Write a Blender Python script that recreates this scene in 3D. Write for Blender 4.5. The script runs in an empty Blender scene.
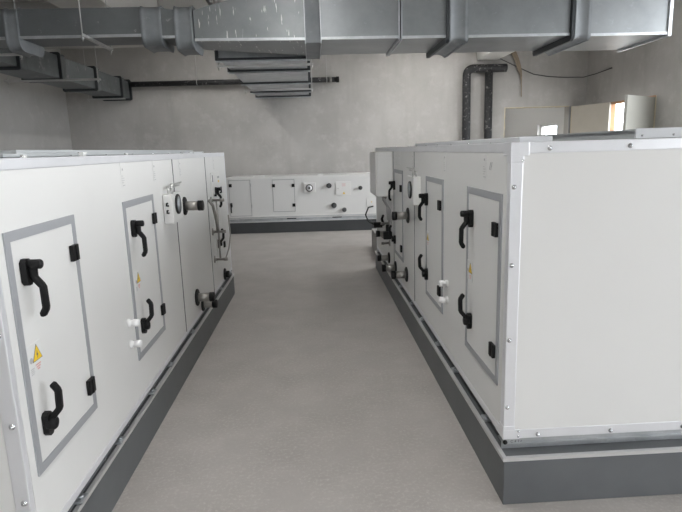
import bpy, bmesh, math, random
from mathutils import Vector, Matrix, Euler
random.seed(4)
PI = math.pi
scn = bpy.context.scene
COL = scn.collection

# ------------------------------------------------------------------ materials
def nmat(name, base, rough=.5, metal=0., noise=None, spec=.5, bump=None, wear=None, streak=None):
    """noise=(scale, colour2, detail, lo, hi); wear=(scale, colour, lo, hi) a second layer of marks; streak=(scale xyz, colour, lo, hi)"""
    m = bpy.data.materials.new(name); m.use_nodes = True
    nt = m.node_tree; N = nt.nodes; L = nt.links
    b = N['Principled BSDF']
    b.inputs['Roughness'].default_value = rough
    b.inputs['Metallic'].default_value = metal
    b.inputs['Specular IOR Level'].default_value = spec
    b.inputs['Base Color'].default_value = (*base, 1)
    tc = N.new('ShaderNodeTexCoord'); cur = None
    def layer(prev, fac, colour):
        mx = N.new('ShaderNodeMix'); mx.data_type = 'RGBA'
        L.new(fac, mx.inputs[0])
        if prev is None: mx.inputs[6].default_value = (*base, 1)
        else: L.new(prev, mx.inputs[6])
        mx.inputs[7].default_value = (*colour, 1)
        return mx.outputs[2]
    def mask(scale, detail, lo, hi, vec=None, rgh=.6):
        n = N.new('ShaderNodeTexNoise'); n.inputs['Scale'].default_value = scale
        n.inputs['Detail'].default_value = detail; n.inputs['Roughness'].default_value = rgh
        L.new(vec if vec else tc.outputs['Object'], n.inputs['Vector'])
        r = N.new('ShaderNodeMapRange'); r.inputs[1].default_value = lo; r.inputs[2].default_value = hi
        L.new(n.outputs['Fac'], r.inputs[0]); return r.outputs[0]
    if noise:
        cur = layer(cur, mask(noise[0], noise[2], noise[3], noise[4]), noise[1])
    if wear:
        cur = layer(cur, mask(wear[0], 6, wear[2], wear[3], rgh=.7), wear[1])
    if streak:
        mp = N.new('ShaderNodeMapping'); mp.inputs['Scale'].default_value = streak[0]
        L.new(tc.outputs['Object'], mp.inputs['Vector'])
        cur = layer(cur, mask(1, 3, streak[2], streak[3], mp.outputs[0]), streak[1])
    if cur is not None: L.new(cur, b.inputs['Base Color'])
    if bump:
        n = N.new('ShaderNodeTexNoise'); n.inputs['Scale'].default_value = bump[0]; n.inputs['Detail'].default_value = 6
        L.new(tc.outputs['Object'], n.inputs['Vector'])
        bp = N.new('ShaderNodeBump'); bp.inputs['Strength'].default_value = bump[1]; bp.inputs['Distance'].default_value = bump[2]
        L.new(n.outputs['Fac'], bp.inputs['Height']); L.new(bp.outputs[0], b.inputs['Normal'])
    return m

M = {}
M['plaster'] = nmat('concrete_plaster', (.50, .485, .465), .9, noise=(1.1, (.41, .395, .375), 7, .35, .7), wear=(5, (.56, .545, .53), .52, .8), bump=(30, .25, .01), streak=((2.2, 2.2, .35), (.38, .365, .345), .55, .85))
M['plaster_side'] = nmat('cement_plaster', (.50, .49, .475), .9, noise=(.9, (.41, .40, .385), 7, .35, .7), wear=(4, (.56, .55, .54), .55, .8), bump=(24, .3, .012))
M['soffit'] = nmat('ceiling_concrete', (.68, .665, .64), .9, noise=(1.5, (.62, .605, .58), 6, .35, .7), bump=(25, .2, .01))
M['floor'] = nmat('troweled_concrete', (.43, .405, .385), .62, spec=.35, noise=(2.6, (.365, .342, .322), 9, .35, .68), wear=(55, (.50, .475, .455), .5, .72), bump=(60, .15, .004), streak=((3, 3, 1), (.39, .367, .35), .5, .75))
M['white'] = nmat('cream_white_panel', (.745, .745, .735), .38, spec=.4, noise=(2.0, (.73, .73, .72), 2, .4, .7))
M['white_leaf'] = nmat('white_leaf', (.78, .775, .76), .35, spec=.4)
M['alu'] = nmat('anodised_aluminium', (.82, .83, .86), .35, .4, noise=(9, (.79, .80, .83), 4, .4, .7))
M['seam'] = nmat('panel_joint_rubber', (.2, .2, .205), .6)
M['gasket'] = nmat('grey_door_trim', (.36, .37, .39), .5, .1)
M['galv'] = nmat('galvanised_sheet', (.55, .57, .59), .36, .75, noise=(7, (.45, .47, .49), 4, .4, .65), wear=(26, (.66, .68, .70), .58, .75))
M['duct'] = nmat('weathered_galvanised_duct', (.30, .315, .325), .36, .7, noise=(2.2, (.23, .243, .252), 5, .35, .7), wear=(9, (.36, .38, .4), .6, .8))
M['duct_drip'] = nmat('galvanised_duct_with_plaster_drips', (.27, .283, .292), .38, .65, noise=(2.2, (.2, .212, .22), 5, .35, .7), streak=((40, 4, 4.5), (.72, .72, .7), .635, .67))
M['duct_small_shaded'] = nmat('shaded_small_duct', (.20, .212, .22), .42, .6, noise=(3, (.16, .17, .178), 5, .35, .7), wear=(11, (.46, .46, .45), .63, .72))  # shade of the dimmer left end put into the base colour; pale marks are wear
M['duct_old'] = nmat('dusty_galvanised_duct', (.17, .185, .19), .5, .5, noise=(3, (.13, .14, .145), 5, .35, .7), wear=(7, (.36, .35, .34), .58, .72))
M['canvas'] = nmat('grey_flexible_canvas', (.27, .285, .30), .55, .2, noise=(5, (.21, .225, .235), 4, .35, .7), wear=(12, (.46, .46, .45), .64, .76))
M['dark_flange'] = nmat('dark_flange', (.05, .055, .06), .5, .3)
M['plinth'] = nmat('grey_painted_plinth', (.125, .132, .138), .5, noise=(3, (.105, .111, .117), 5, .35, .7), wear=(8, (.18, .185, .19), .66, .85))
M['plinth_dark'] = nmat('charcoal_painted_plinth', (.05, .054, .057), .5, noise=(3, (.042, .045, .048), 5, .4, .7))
M['lip'] = nmat('plinth_edge_steel', (.68, .68, .68), .4, .6)
M['black'] = nmat('black_plastic', (.007, .007, .0075), .5, spec=.25)
M['rubber'] = nmat('black_rubber', (.014, .014, .015), .6, spec=.3)
M['cap_grey'] = nmat('grey_rubber_cap', (.06, .062, .065), .5)
M['pipe_metal'] = nmat('dull_pipe_steel', (.33, .32, .30), .4, .6)
M['lagging'] = nmat('black_pipe_lagging', (.022, .022, .024), .6, wear=(17, (.34, .33, .32), .575, .66))
M['steel'] = nmat('zinc_steel', (.55, .55, .54), .4, .7)
M['chrome'] = nmat('bright_steel', (.62, .63, .65), .25, .9)
M['yellow'] = nmat('warning_yellow', (.85, .58, .02), .5)
M['red'] = nmat('faded_red', (.7, .35, .33), .6)
M['ink'] = nmat('grey_ink', (.16, .16, .17), .6)
M['pale_ink'] = nmat('pale_ink', (.45, .45, .46), .6)
M['faint_ink'] = nmat('faint_ink', (.58, .58, .58), .5)
M['paper'] = nmat('sticker_white', (.74, .745, .74), .4)
M['knob_white'] = nmat('white_nylon', (.8, .8, .8), .4)
M['dial'] = nmat('gauge_dial', (.30, .32, .34), .25, .2)
M['roof_white'] = nmat('roof_sheet_white', (.72, .735, .76), .4)
M['roof_grey'] = nmat('roof_sheet_grey', (.45, .47, .48), .45, .2)
M['leaf_cream'] = nmat('cream_door_leaf', (.55, .515, .45), .45, noise=(3, (.52, .485, .42), 3, .4, .7))
M['leaf_grey'] = nmat('grey_green_door_leaf', (.43, .425, .39), .35, noise=(3, (.41, .405, .37), 3, .4, .7))
M['foam'] = nmat('pale_gap_foam', (.66, .60, .46), .9, bump=(40, .5, .02))
M['brick'] = nmat('raw_orange_jamb', (.52, .30, .17), .9, noise=(8, (.44, .25, .14), 5, .4, .7))
M['next_room'] = nmat('white_painted_wall', (.74, .735, .72), .7)
M['strap'] = nmat('brown_foam_strap', (.33, .27, .2), .9, noise=(12, (.2, .16, .12), 4, .4, .7))
M['cable'] = nmat('grey_cable', (.06, .06, .06), .6)
M['ground'] = nmat('pale_outdoor_paving', (.4, .4, .39), .9)
M['plaster_chip'] = nmat('plaster_crumb', (.75, .75, .74), .9)
M['block'] = nmat('grey_concrete_block', (.36, .35, .34), .85, noise=(5, (.28, .27, .26), 5, .4, .7))

def glass_mat():
    m = bpy.data.materials.new('window_glass'); m.use_nodes = True
    nt = m.node_tree; N = nt.nodes; L = nt.links; N.remove(N['Principled BSDF'])
    t = N.new('ShaderNodeBsdfTransparent'); g = N.new('ShaderNodeBsdfGlossy'); g.inputs['Roughness'].default_value = .02
    lw = N.new('ShaderNodeLayerWeight'); lw.inputs[0].default_value = .5; pw = N.new('ShaderNodeMath'); pw.operation = 'POWER'; pw.inputs[1].default_value = 5; L.new(lw.outputs['Facing'], pw.inputs[0])
    f = N.new('ShaderNodeMath'); f.operation = 'MULTIPLY_ADD'; f.inputs[1].default_value = .6; f.inputs[2].default_value = .03; L.new(pw.outputs[0], f.inputs[0])
    mx = N.new('ShaderNodeMixShader'); L.new(f.outputs[0], mx.inputs[0]); L.new(t.outputs[0], mx.inputs[1]); L.new(g.outputs[0], mx.inputs[2])
    L.new(mx.outputs[0], N['Material Output'].inputs['Surface']); return m
M['glass'] = glass_mat()

# ------------------------------------------------------------------ mesh builder
class MB:
    def __init__(s): s.bm = bmesh.new(); s.mi = 0
    def mat(s, i): s.mi = i; return s
    def _f(s, vs):
        try:
            f = s.bm.faces.new(vs); f.material_index = s.mi; return f
        except ValueError: return None
    def box(s, x0, x1, y0, y1, z0, z1, bev=0):
        x0, x1 = sorted((x0, x1)); y0, y1 = sorted((y0, y1)); z0, z1 = sorted((z0, z1))
        v = [s.bm.verts.new((x, y, z)) for x in (x0, x1) for y in (y0, y1) for z in (z0, z1)]
        fs = [s._f([v[i] for i in q]) for q in ((0, 1, 3, 2), (4, 6, 7, 5), (0, 4, 5, 1), (2, 3, 7, 6), (0, 2, 6, 4), (1, 5, 7, 3))]
        if bev:
            es = list({e for f in fs for e in f.edges})
            r = bmesh.ops.bevel(s.bm, geom=es, offset=bev, segments=2, affect='EDGES', profile=.6)
            for f in r['faces']: f.material_index = s.mi
        return s
    def ring(s, path, prof, closed=False, caps=True):
        """loft a list of vertex rings"""
        rings = [[s.bm.verts.new(p) for p in r] for r in path]
        n = len(rings[0])
        for a, b in zip(rings, rings[1:]):
            for i in range(n):
                f = s._f([a[i], a[(i + 1) % n], b[(i + 1) % n], b[i]])
                if f and prof: f.smooth = True
        if caps: s._f(rings[0][::-1]); s._f(rings[-1])
        return s
    def tube(s, pts, r, n=10, rs=None):
        pts = [Vector(p) for p in pts]; R = []
        up = None
        for i, p in enumerate(pts):
            t = (pts[min(i + 1, len(pts) - 1)] - pts[max(i - 1, 0)]).normalized()
            if up is None:
                up = Vector((0, 0, 1)) if abs(t.z) < .9 else Vector((0, 1, 0))
            a = t.cross(up).normalized(); b = a.cross(t).normalized(); up = b
            rr = rs[i] if rs else r
            R.append([p + a * math.cos(2 * PI * k / n) * rr + b * math.sin(2 * PI * k / n) * rr for k in range(n)])
        return s.ring(R, True)
    def cyl(s, p0, p1, r, n=14): return s.tube([p0, p1], r, n)
    def lathe(s, p0, axis, prof, n=20):
        """prof: list of (distance along axis, radius)"""
        p0 = Vector(p0); ax = Vector(axis).normalized()
        return s.tube([p0 + ax * d for d, _ in prof], 0, n, [r for _, r in prof])
    def prism(s, poly, d):
        """poly of 3d points extruded by vector d"""
        d = Vector(d); return s.ring([[Vector(p) for p in poly], [Vector(p) + d for p in poly]], False)
    def quad(s, *pts):
        s._f([s.bm.verts.new(p) for p in pts]); return s
    def mesh(s, name):
        bmesh.ops.recalc_face_normals(s.bm, faces=s.bm.faces[:])
        me = bpy.data.meshes.new(name); s.bm.to_mesh(me); s.bm.free(); return me

ORG = {}
def link(name, me, mats, parent=None):
    o = bpy.data.objects.new(name, me); COL.objects.link(o)
    for m in (mats if isinstance(mats, (list, tuple)) else [mats]):
        me.materials.append(M[m])
    if parent is not None: o.parent = parent
    return o
def obj(name, mb, mats, parent=None, label=None):
    """mesh built in scene coordinates (or in the coordinates of a thing's own origin)"""
    me = mb.mesh(name)
    root = parent
    if parent is not None:
        while root.parent: root = root.parent
        me.transform(Matrix.Translation(-Vector(ORG.get(root.name, (0, 0, 0)))))
    o = link(name, me, mats, parent)
    if label: o['label'] = label
    return o
def tag(o, label, cat, group=None):
    o['label'] = label; o['category'] = cat
    if group: o['group'] = group
    return o
def thing(name, label, cat, loc, rz=0, group=None, local=False):
    o = bpy.data.objects.new(name, None); COL.objects.link(o); o.empty_display_size = .2
    o.location = loc; o.rotation_euler = (0, 0, rz)
    ORG[o.name] = (0, 0, 0) if local else loc
    return tag(o, label, cat, group)
def solo(name, mb, mats, label, cat, group=None):
    """thing of a single mesh, origin at its base"""
    me = mb.mesh(name)
    xs = [v.co for v in me.vertices]
    c = Vector(((min(v.x for v in xs) + max(v.x for v in xs)) / 2, (min(v.y for v in xs) + max(v.y for v in xs)) / 2, min(v.z for v in xs)))
    me.transform(Matrix.Translation(-c)); o = link(name, me, mats); o.location = c
    return tag(o, label, cat, group)
def struct(name, mb, mats, parent=None):
    o = obj(name, mb, mats, parent); o['kind'] = 'structure'; return o
def put(name, proto_me, parent, loc, rot=(0, 0, 0), label=None):
    """a further piece sharing a mesh; loc in scene coordinates of the thing"""
    o = bpy.data.objects.new(name, proto_me); COL.objects.link(o); o.parent = parent
    root = parent
    while root.parent: root = root.parent
    o.location = Vector(loc) - Vector(ORG.get(root.name, (0, 0, 0))); o.rotation_euler = rot
    if label: o['label'] = label
    return o
def shared(name, mb, mats):
    me = mb.mesh(name)
    for m in (mats if isinstance(mats, (list, tuple)) else [mats]): me.materials.append(M[m])
    return me

# ------------------------------------------------------------------ room shell
XL, XR, YF, YB, ZC = -5.0, 5.9, -9.0, 11.9, 3.9
T = .25
def wall_with_holes(axis, pos, thick, a0, a1, z0, z1, holes):
    """axis 'x': wall plane at x=pos running along y; holes (a0,a1,z0,z1)"""
    mb = MB()
    cuts = sorted({a0, a1, *[h[0] for h in holes], *[h[1] for h in holes]})
    for p, q in zip(cuts, cuts[1:]):
        hs = [h for h in holes if h[0] <= p + 1e-6 and h[1] >= q - 1e-6]
        segs = [(z0, z1)]
        for h in hs:
            segs = [s for a, b in segs for s in ((a, min(b, h[2])), (max(a, h[3]), b)) if s[1] - s[0] > 1e-4]
        for a, b in segs:
            if axis == 'x': mb.box(pos, pos + thick, p, q, a, b)
            else: mb.box(p, q, pos, pos + thick, a, b)
    bmesh.ops.remove_doubles(mb.bm, verts=mb.bm.verts[:], dist=1e-5)
    return mb
struct('floor', MB().box(XL - T, XR + T, YF - T, YB + T, -.2, 0), 'floor')
struct('ceiling', MB().box(XL - T, XR + T, YF - T, YB + T, ZC, ZC + .2), 'soffit')
W1 = (-3.6, .6, .1, 2.9)
W4 = (1.5, 8.35, .85, 3.75)
DR = (9.42, 10.9, 0, 2.29)
struct('wall_left', wall_with_holes('x', XL - T, T, YF - T, YB + T, 0, ZC, []), 'plaster_side')
struct('wall_right', wall_with_holes('x', XR, .12, YF - T, YB + T, 0, ZC, [W1, W4, DR]), 'plaster')
DB = (4.13, 5.55, 0, 2.32)
struct('wall_back', wall_with_holes('y', YB, T, XL, XR, 0, ZC, [DB]), 'plaster')
W2 = (-1.6, 2.4, 1.0, 3.0)
struct('wall_front', wall_with_holes('y', YF - T, T, XL, XR, 0, ZC, [W2]), 'plaster_side')
# ceiling beams
struct('trim_1', MB().box(-2.9, -2.31, YF, 9.2, 3.27, ZC, .012), 'soffit')
struct('trim_2', MB().box(3.50, 3.95, YF, YB, 3.29, ZC, .012), 'soffit')
struct('trim_3', MB().box(XL, XR, 9.2, 9.56, 3.275, ZC, .012), 'soffit')

def window(name, axis, pos, r, nmull):
    a0, a1, z0, z1 = r
    def bx(mb, p, q, u, v, d0, d1):
        if axis == 'x': mb.box(pos + d0, pos + d1, p, q, u, v)
        else: mb.box(p, q, pos + d0, pos + d1, u, v)
    fr = MB()
    for p, q, u, v in ((a0, a1, z0, z0 + .05), (a0, a1, z1 - .05, z1), (a0, a0 + .05, z0, z1), (a1 - .05, a1, z0, z1)): bx(fr, p, q, u, v, .08, .14)
    for k in range(1, nmull):
        c = a0 + (a1 - a0) * k / nmull; bx(fr, c - .025, c + .025, z0, z1, .085, .135)
    w = struct(name, fr, 'white_leaf')
    gl = MB(); bx(gl, a0 + .04, a1 - .04, z0 + .04, z1 - .04, .108, .112)
    g = obj('glass_pane', gl, 'glass', w); g['kind'] = 'structure'
    return w
window('window_1', 'x', XR - .06, W1, 4)
window('window_4', 'x', XR - .06, W4, 4)
window('window_2', 'y', YF - T, W2, 3)

# room beyond the doorway in the back wall, with its own window
struct('wall_beyond_right', wall_with_holes('x', 5.552, .2, YB + T, 17, 0, ZC, [(12.5, 13.6, .9, 1.995)]), 'next_room')
struct('wall_beyond_back', MB().box(1.5, 5.9, 17, 17.2, 0, ZC), 'next_room')
struct('wall_beyond_left', MB().box(1.3, 1.5, YB + T, 17.2, 0, ZC), 'next_room')
struct('ceiling_beyond', MB().box(1.3, 5.9, YB + T, 17.2, ZC, ZC + .1), 'next_room')
struct('floor_beyond', MB().box(1.3, 5.9, YB + T, 17.2, -.2, 0), 'floor')
window('window_3', 'x', 5.552, (12.5, 13.6, .9, 1.995), 1)
struct('ground', MB().box(-60, 60, -60, 60, -.9, -.6), 'ground')

# back doorway lining: ragged foam in the gap, dark lintel line
def ragged(y0, y1, x0, x1, z0, z1, n, vertical=True):
    mb = MB()
    for k in range(n):
        j = random.uniform(-.008, .012)
        if vertical:
            a = z0 + (z1 - z0) * k / n; b = z0 + (z1 - z0) * (k + 1) / n
            mb.box(x0, x1 + j, y0, y1, a, b)
        else:
            a = x0 + (x1 - x0) * k / n; b = x0 + (x1 - x0) * (k + 1) / n
            mb.box(a, b, y0, y1, z0 + j * .6, z1)
    return mb
d1 = struct('door_1', ragged(YB - .006, YB + .2, 4.12, 4.138, 0, 2.32, 40), 'foam')
f = obj('lintel_foam', ragged(YB - .006, YB + .2, 4.12, 5.55, 2.308, 2.322, 30, False), 'foam', d1); f['kind'] = 'structure'
f = obj('jamb', MB().box(5.543, 5.565, YB - .006, YB + .02, 0, 2.32), 'gasket', d1); f['kind'] = 'structure'

# double doors in the right wall, both leaves swung into the room
def leaf(hx, hy, fx, fy, h, mat, edge):
    a = Vector((hx, hy, 0)); b = Vector((fx, fy, 0)); d = (b - a).normalized(); n = Vector((-d.y, d.x, 0)) * .022
    mb = MB(); mb.prism([a - n + Vector((0, 0, .02)), b - n + Vector((0, 0, .02)), b + n + Vector((0, 0, .02)), a + n + Vector((0, 0, .02))], (0, 0, h - .02))
    o = struct(edge, mb, mat)
    # folded metal edge
    mb = MB(); c = b - d * .018; n2 = n * 1.12
    mb.prism([c - n2 + Vector((0, 0, .02)), b + d * .003 - n2 + Vector((0, 0, .02)), b + d * .003 + n2 + Vector((0, 0, .02)), c + n2 + Vector((0, 0, .02))], (0, 0, h - .015))
    e = obj('edge_strip', mb, 'foam' if mat == 'leaf_cream' else mat, o); e['kind'] = 'structure'
    # lever handle
    p = b - d * .09
    mb = MB()
    for s_ in (-1, 1):
        q = p + n * s_ + Vector((0, 0, 1.05))
        mb.box(q.x - .03, q.x + .03, q.y - .03, q.y + .03, .95, 1.15)
        mb.cyl(q, q + n.normalized() * s_ * .06, .011); mb.cyl(q + n.normalized() * s_ * .055, q + n.normalized() * s_ * .055 - d * .12, .010)
    e = obj('door_handle', mb, 'steel', o); e['kind'] = 'structure'
    return o
leaf(5.88, 10.86, 5.56, 11.80, 2.30, 'leaf_cream', 'door_2')
leaf(5.88, 9.46, 5.06, 8.88, 2.27, 'leaf_grey', 'door_3')
d4 = struct('door_4', MB().box(XR - .008, XR + .085, DR[1] - .03, DR[1] + .008, 0, 2.3).box(XR - .008, XR + .085, DR[0], DR[1], 2.26, 2.30), 'brick')

f = obj('jamb', MB().box(XR - .008, XR + .085, DR[0] - .008, DR[0] + .03, 0, 2.3), 'foam', d4); f['kind'] = 'structure'

# ------------------------------------------------------------------ shared fittings (out = +X)
def handle_mesh(upper):
    mb = MB()
    hw, t = .019, .020                          # mount plate with chamfered ends
    zt = .030 if upper else .026
    mb.prism([(0, -hw, zt), (0, -hw, -.034), (0, -hw * .45, -.046), (0, hw * .45, -.046), (0, hw, -.034), (0, hw, zt), (0, hw * .45, zt + .010), (0, -hw * .45, zt + .010)], (t, 0, 0))
    if upper: mb.lathe((.012, 0, .022), (1, 0, 0), [(0, .016), (.044, .016), (.049, .013), (.050, .0)], 16)      # pivot barrel
    else: mb.lathe((.012, 0, -.004), (1, 0, 0), [(0, .023), (.022, .023), (.027, .019), (.028, .0)], 18)         # round hub
    def bar(pts, w):
        rings = []
        for i, (x, z, t_) in enumerate(pts):
            j0, j1 = pts[max(i - 1, 0)], pts[min(i + 1, len(pts) - 1)]
            d = Vector((j1[0] - j0[0], 0, j1[1] - j0[1])).normalized(); n = Vector((d.z, 0, -d.x)) * t_
            c = Vector((x, 0, z)); y = Vector((0, w, 0))
            rings.append([c - n - y * .6, c - n + y * .6, c - n * .3 + y, c + n * .3 + y, c + n + y * .6, c + n - y * .6, c + n * .3 - y, c - n * .3 - y])
        mb.ring(rings, False)
    sg = 1 if upper else -1
    pts = [(.028, .026, .009), (.031, .004, .013), (.033, -.022, .011), (.052, -.047, .0105), (.056, -.054, .0105), (.057, -.120, .0105), (.055, -.128, .0105), (.045, -.145, .0105), (.041, -.149, .006)]
    if not upper: pts = [(.026, -.004, .010), (.030, .018, .0105), (.052, .044, .0105), (.056, .052, .0105), (.058, .108, .0105), (.056, .116, .0105), (.044, .134, .0105), (.040, .138, .006)]
    bar(pts, .0105)
    return shared('door_handle', mb, 'black')
HANDLE = handle_mesh(True); HANDLE_LOW = handle_mesh(False)
HINGE = shared('hinge', MB().box(0, .015, -.028, .028, -.031, .031, .003).box(.014, .018, -.004, .004, -.029, .029), 'black')
BOLT = shared('bolt', MB().lathe((0, 0, 0), (1, 0, 0), [(0, .010), (.002, .010), (.003, .0075), (.007, .007), (.009, .004), (.0095, 0)], 12), 'chrome')
SCREW = shared('screw', MB().lathe((0, 0, 0), (1, 0, 0), [(0, .005), (.003, .005), (.005, .003), (.0055, 0)], 8), 'chrome')
KNOB = shared('plug', MB().lathe((0, 0, 0), (1, 0, 0), [(0, .021), (.012, .021), (.013, .015), (.026, .015), (.027, .019), (.05, .019), (.054, .015), (.055, 0)], 18), 'knob_white')

def warning_sign_mesh():
    mb = MB()                                   # on the plane x=0, y to the right seen from outside = +y for out=+x
    mb.mat(0).box(0, .0015, -.048, .042, -.052, .052)
    tri = lambda c, r, x, th: mb.prism([(x, c[0] + r * math.cos(PI / 2 + k * 2 * PI / 3), c[1] + r * math.sin(PI / 2 + k * 2 * PI / 3)) for k in range(3)], (th, 0, 0))
    mb.mat(2); tri((.010, .008), .037, .0015, .0008)
    mb.mat(1); tri((.010, .008), .032, .0020, .0010)
    mb.mat(2).prism([(.0029, .012, .028), (.0029, .004, .008), (.0029, .009, .008), (.0029, .007, -.006), (.0029, .015, .012), (.0029, .010, .012)], (.0006, 0, 0))
    mb.mat(3)
    for k, w in enumerate((.017, .013, .008)): mb.box(.0015, .002, .010 - w, .010 + w, -.026 - k * .008, -.022 - k * .008)
    mb.mat(4)
    for k in range(4): mb.box(.0015, .002, -.040, -.016 - .004 * (k % 2), -.030 - k * .006, -.028 - k * .006)
    mb.lathe((.0015, -.030, .0), (1, 0, 0), [(0, .010), (.0008, .010)], 14)
    return shared('warning_sign', mb, ['paper', 'yellow', 'ink', 'red', 'pale_ink'])
WARN = warning_sign_mesh()
def spec_mesh(seed):
    rr = random.Random(seed); mb = MB()
    mb.mat(0).box(0, .0012, -.026, .026, -.065, .055)
    mb.mat(1).lathe((.0012, 0, .022), (1, 0, 0), [(0, .006), (.001, .006)], 10)
    mb.mat(2)
    for k in range(4): mb.box(.0012, .0018, -.020, .010 + rr.uniform(-.01, .01), -.012 - k * .011, -.008 - k * .011)
    mb.mat(1).box(.0012, .0018, -.012, .020, -.058, -.055)
    return shared('sticker', mb, ['white', 'pale_ink', 'faint_ink'])
STICK = spec_mesh(1)

class Face:
    """a vertical face of a unit: maps (out, along, up) to coordinates"""
    def __init__(s, kind, pos):
        s.kind, s.pos = kind, pos
        s.rot = {'+x': 0, '-x': PI, '-y': -PI / 2}[kind]
    def p(s, o, a, z):
        if s.kind == '+x': return (s.pos + o, a, z)
        if s.kind == '-x': return (s.pos - o, a, z)
        return (a, s.pos - o, z)
    def box(s, mb, o0, o1, a0, a1, z0, z1, bev=0):
        p, q = s.p(o0, a0, z0), s.p(o1, a1, z1)
        return mb.box(p[0], q[0], p[1], q[1], p[2], q[2], bev)
    def axis(s): return Vector(s.p(1, 0, 0)) - Vector(s.p(0, 0, 0))

def access_door(root, F, a0, a1, z0, z1, hinge_at, handle_at, fw=.033, warn=None, handles=(1.195, .665), hinges=(1.188, .637), frame='gasket', label=None):
    mb = MB(); e = .004
    F.box(mb, -.01, e, a0, a1, z1 - fw, z1); F.box(mb, -.01, e, a0, a1, z0, z0 + fw)
    F.box(mb, -.01, e, a0, a0 + fw * .9, z0 + fw, z1 - fw); F.box(mb, -.01, e, a1 - fw * .9, a1, z0 + fw, z1 - fw)
    d = obj('access_door', mb, frame, root, label)
    mb = MB(); F.box(mb, -.01, .002, a0 + fw * .9, a1 - fw * .9, z0 + fw, z1 - fw)
    obj('door_panel', mb, 'white', d)
    for k, z in enumerate(handles):
        put('door_handle', HANDLE if z > .8 or F.kind == '-y' else HANDLE_LOW, d, F.p(.003, handle_at, z), (0, 0, F.rot))
    for z in hinges: put('hinge', HINGE, d, F.p(.003, hinge_at, z), (0, 0, F.rot))
    if warn: put('warning_sign', WARN, d, F.p(.002, *warn), (0, 0, F.rot))
    return d

def pipe_stub(root, F, a, z, r=.033, fl=.066, ln=.138, o0=0, name='pipe_stub', cap='black'):
    ax = F.axis(); mb = MB()
    mb.lathe(F.p(o0, a, z), ax, [(0, r), (ln - .03, r)], 20)
    st = obj(name, mb, 'pipe_metal', root)
    obj('flange', MB().lathe(F.p(o0, a, z), ax, [(0, fl), (.009, fl), (.013, fl * .9), (.015, r)], 24), 'rubber', st)
    obj('end_cap', MB().lathe(F.p(o0, a, z), ax, [(ln - .038, r * 1.12), (ln - .002, r * 1.12), (ln, r * 1.0), (ln, 0)], 20), cap, st)
    return st

def valve_stub(root, F, a, z, ln=.09):
    ax = F.axis(); mb = MB()
    mb.lathe(F.p(0, a, z), ax, [(0, .011), (ln * .7, .011), (ln * .7, .015), (ln, .015), (ln, 0)], 12)
    st = obj('valve_stub', mb, 'pipe_metal', root)
    obj('flange', MB().lathe(F.p(0, a, z), ax, [(0, .034), (.006, .034), (.009, .016), (.02, .013)], 16), 'pipe_metal', st)
    return st

def gauge_box(root, F, a0, a1, z0, z1, out, dial_a, dial_z, r=.066):
    mb = MB(); F.box(mb, 0, out, a0, a1, z0, z1, .006)
    b = obj('gauge_box', mb, 'white', root)
    ax = F.axis(); p = F.p(out, dial_a, dial_z)
    obj('bezel', MB().lathe(p, ax, [(0, r), (.009, r), (.012, r * .95), (.010, r * .84)], 28), 'rubber', b)
    obj('dial_face', MB().lathe(p, ax, [(.004, r * .80), (.0125, r * .80), (.013, 0)], 28), 'dial', b)
    # two hose barbs on the near side, impulse lines above
    mb = MB()
    for dz in (-.03, .015):
        q = Vector(F.p(out * .45, a0, dial_z + dz)); near = Vector((0, -1, 0)) if F.kind != '-y' else Vector((-1, 0, 0))
        mb.tube([q, q + near * .018, q + near * .026 + Vector((0, 0, -.012)), q + near * .022 + F.axis() * .014 + Vector((0, 0, -.014))], .006, 8)
    if F.kind == '+x': obj('hose_barb', mb, 'black', b)
    mb = MB()
    m = (a0 + a1) / 2
    mb.tube([F.p(out * .5, a0 + .03, z1), F.p(out * .5, a0 + .03, z1 + .035), F.p(out * .5, a1, z1 + .04), F.p(out * .5, a1 + .05, z1 + .04)], .007, 8)
    mb.tube([F.p(out * .9, a0 + .03, z1 - .02), F.p(out * .9, a0 + .03, z1 + .055), F.p(out * .9, a1 + .02, z1 + .06)], .006, 8)
    mb.tube([F.p(out * .2, a1 - .05, z1), F.p(out * .2, a1 - .05, z1 + .06)], .008, 8)
    obj('impulse_tube', mb, 'steel', b)
    return b

def unit_shell(root, F, x0, x1, y0, y1, zt, seams, zb=.278, fz=.041, ends=True, aisle='-x'):
    """body core, panels between seams, aluminium frame, galvanised base channel"""
    g = .006; fw = .042
    obj('casing', MB().box(x0 + .02, x1 - .02, y0 + .02, y1 - .02, zb + .01, zt - .01), 'white', root)
    cuts = [None, *seams, None]
    zlo, zhi = zb + .036, zt - fz
    # aisle face panels
    if F.kind == '-y': A0, A1 = x0 + fw, x1 - fw
    else: A0, A1 = y0 + fw, y1 - fw
    edges = [A0, *seams, A1]
    for i, (p, q) in enumerate(zip(edges, edges[1:])):
        mb = MB(); F.box(mb, -.02, 0, p + (.003 if i else 0), q - (.003 if i < len(edges) - 2 else 0), zlo, zhi)
        obj('side_panel', mb, 'white', root)
    return A0, A1, zlo, zhi

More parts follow.
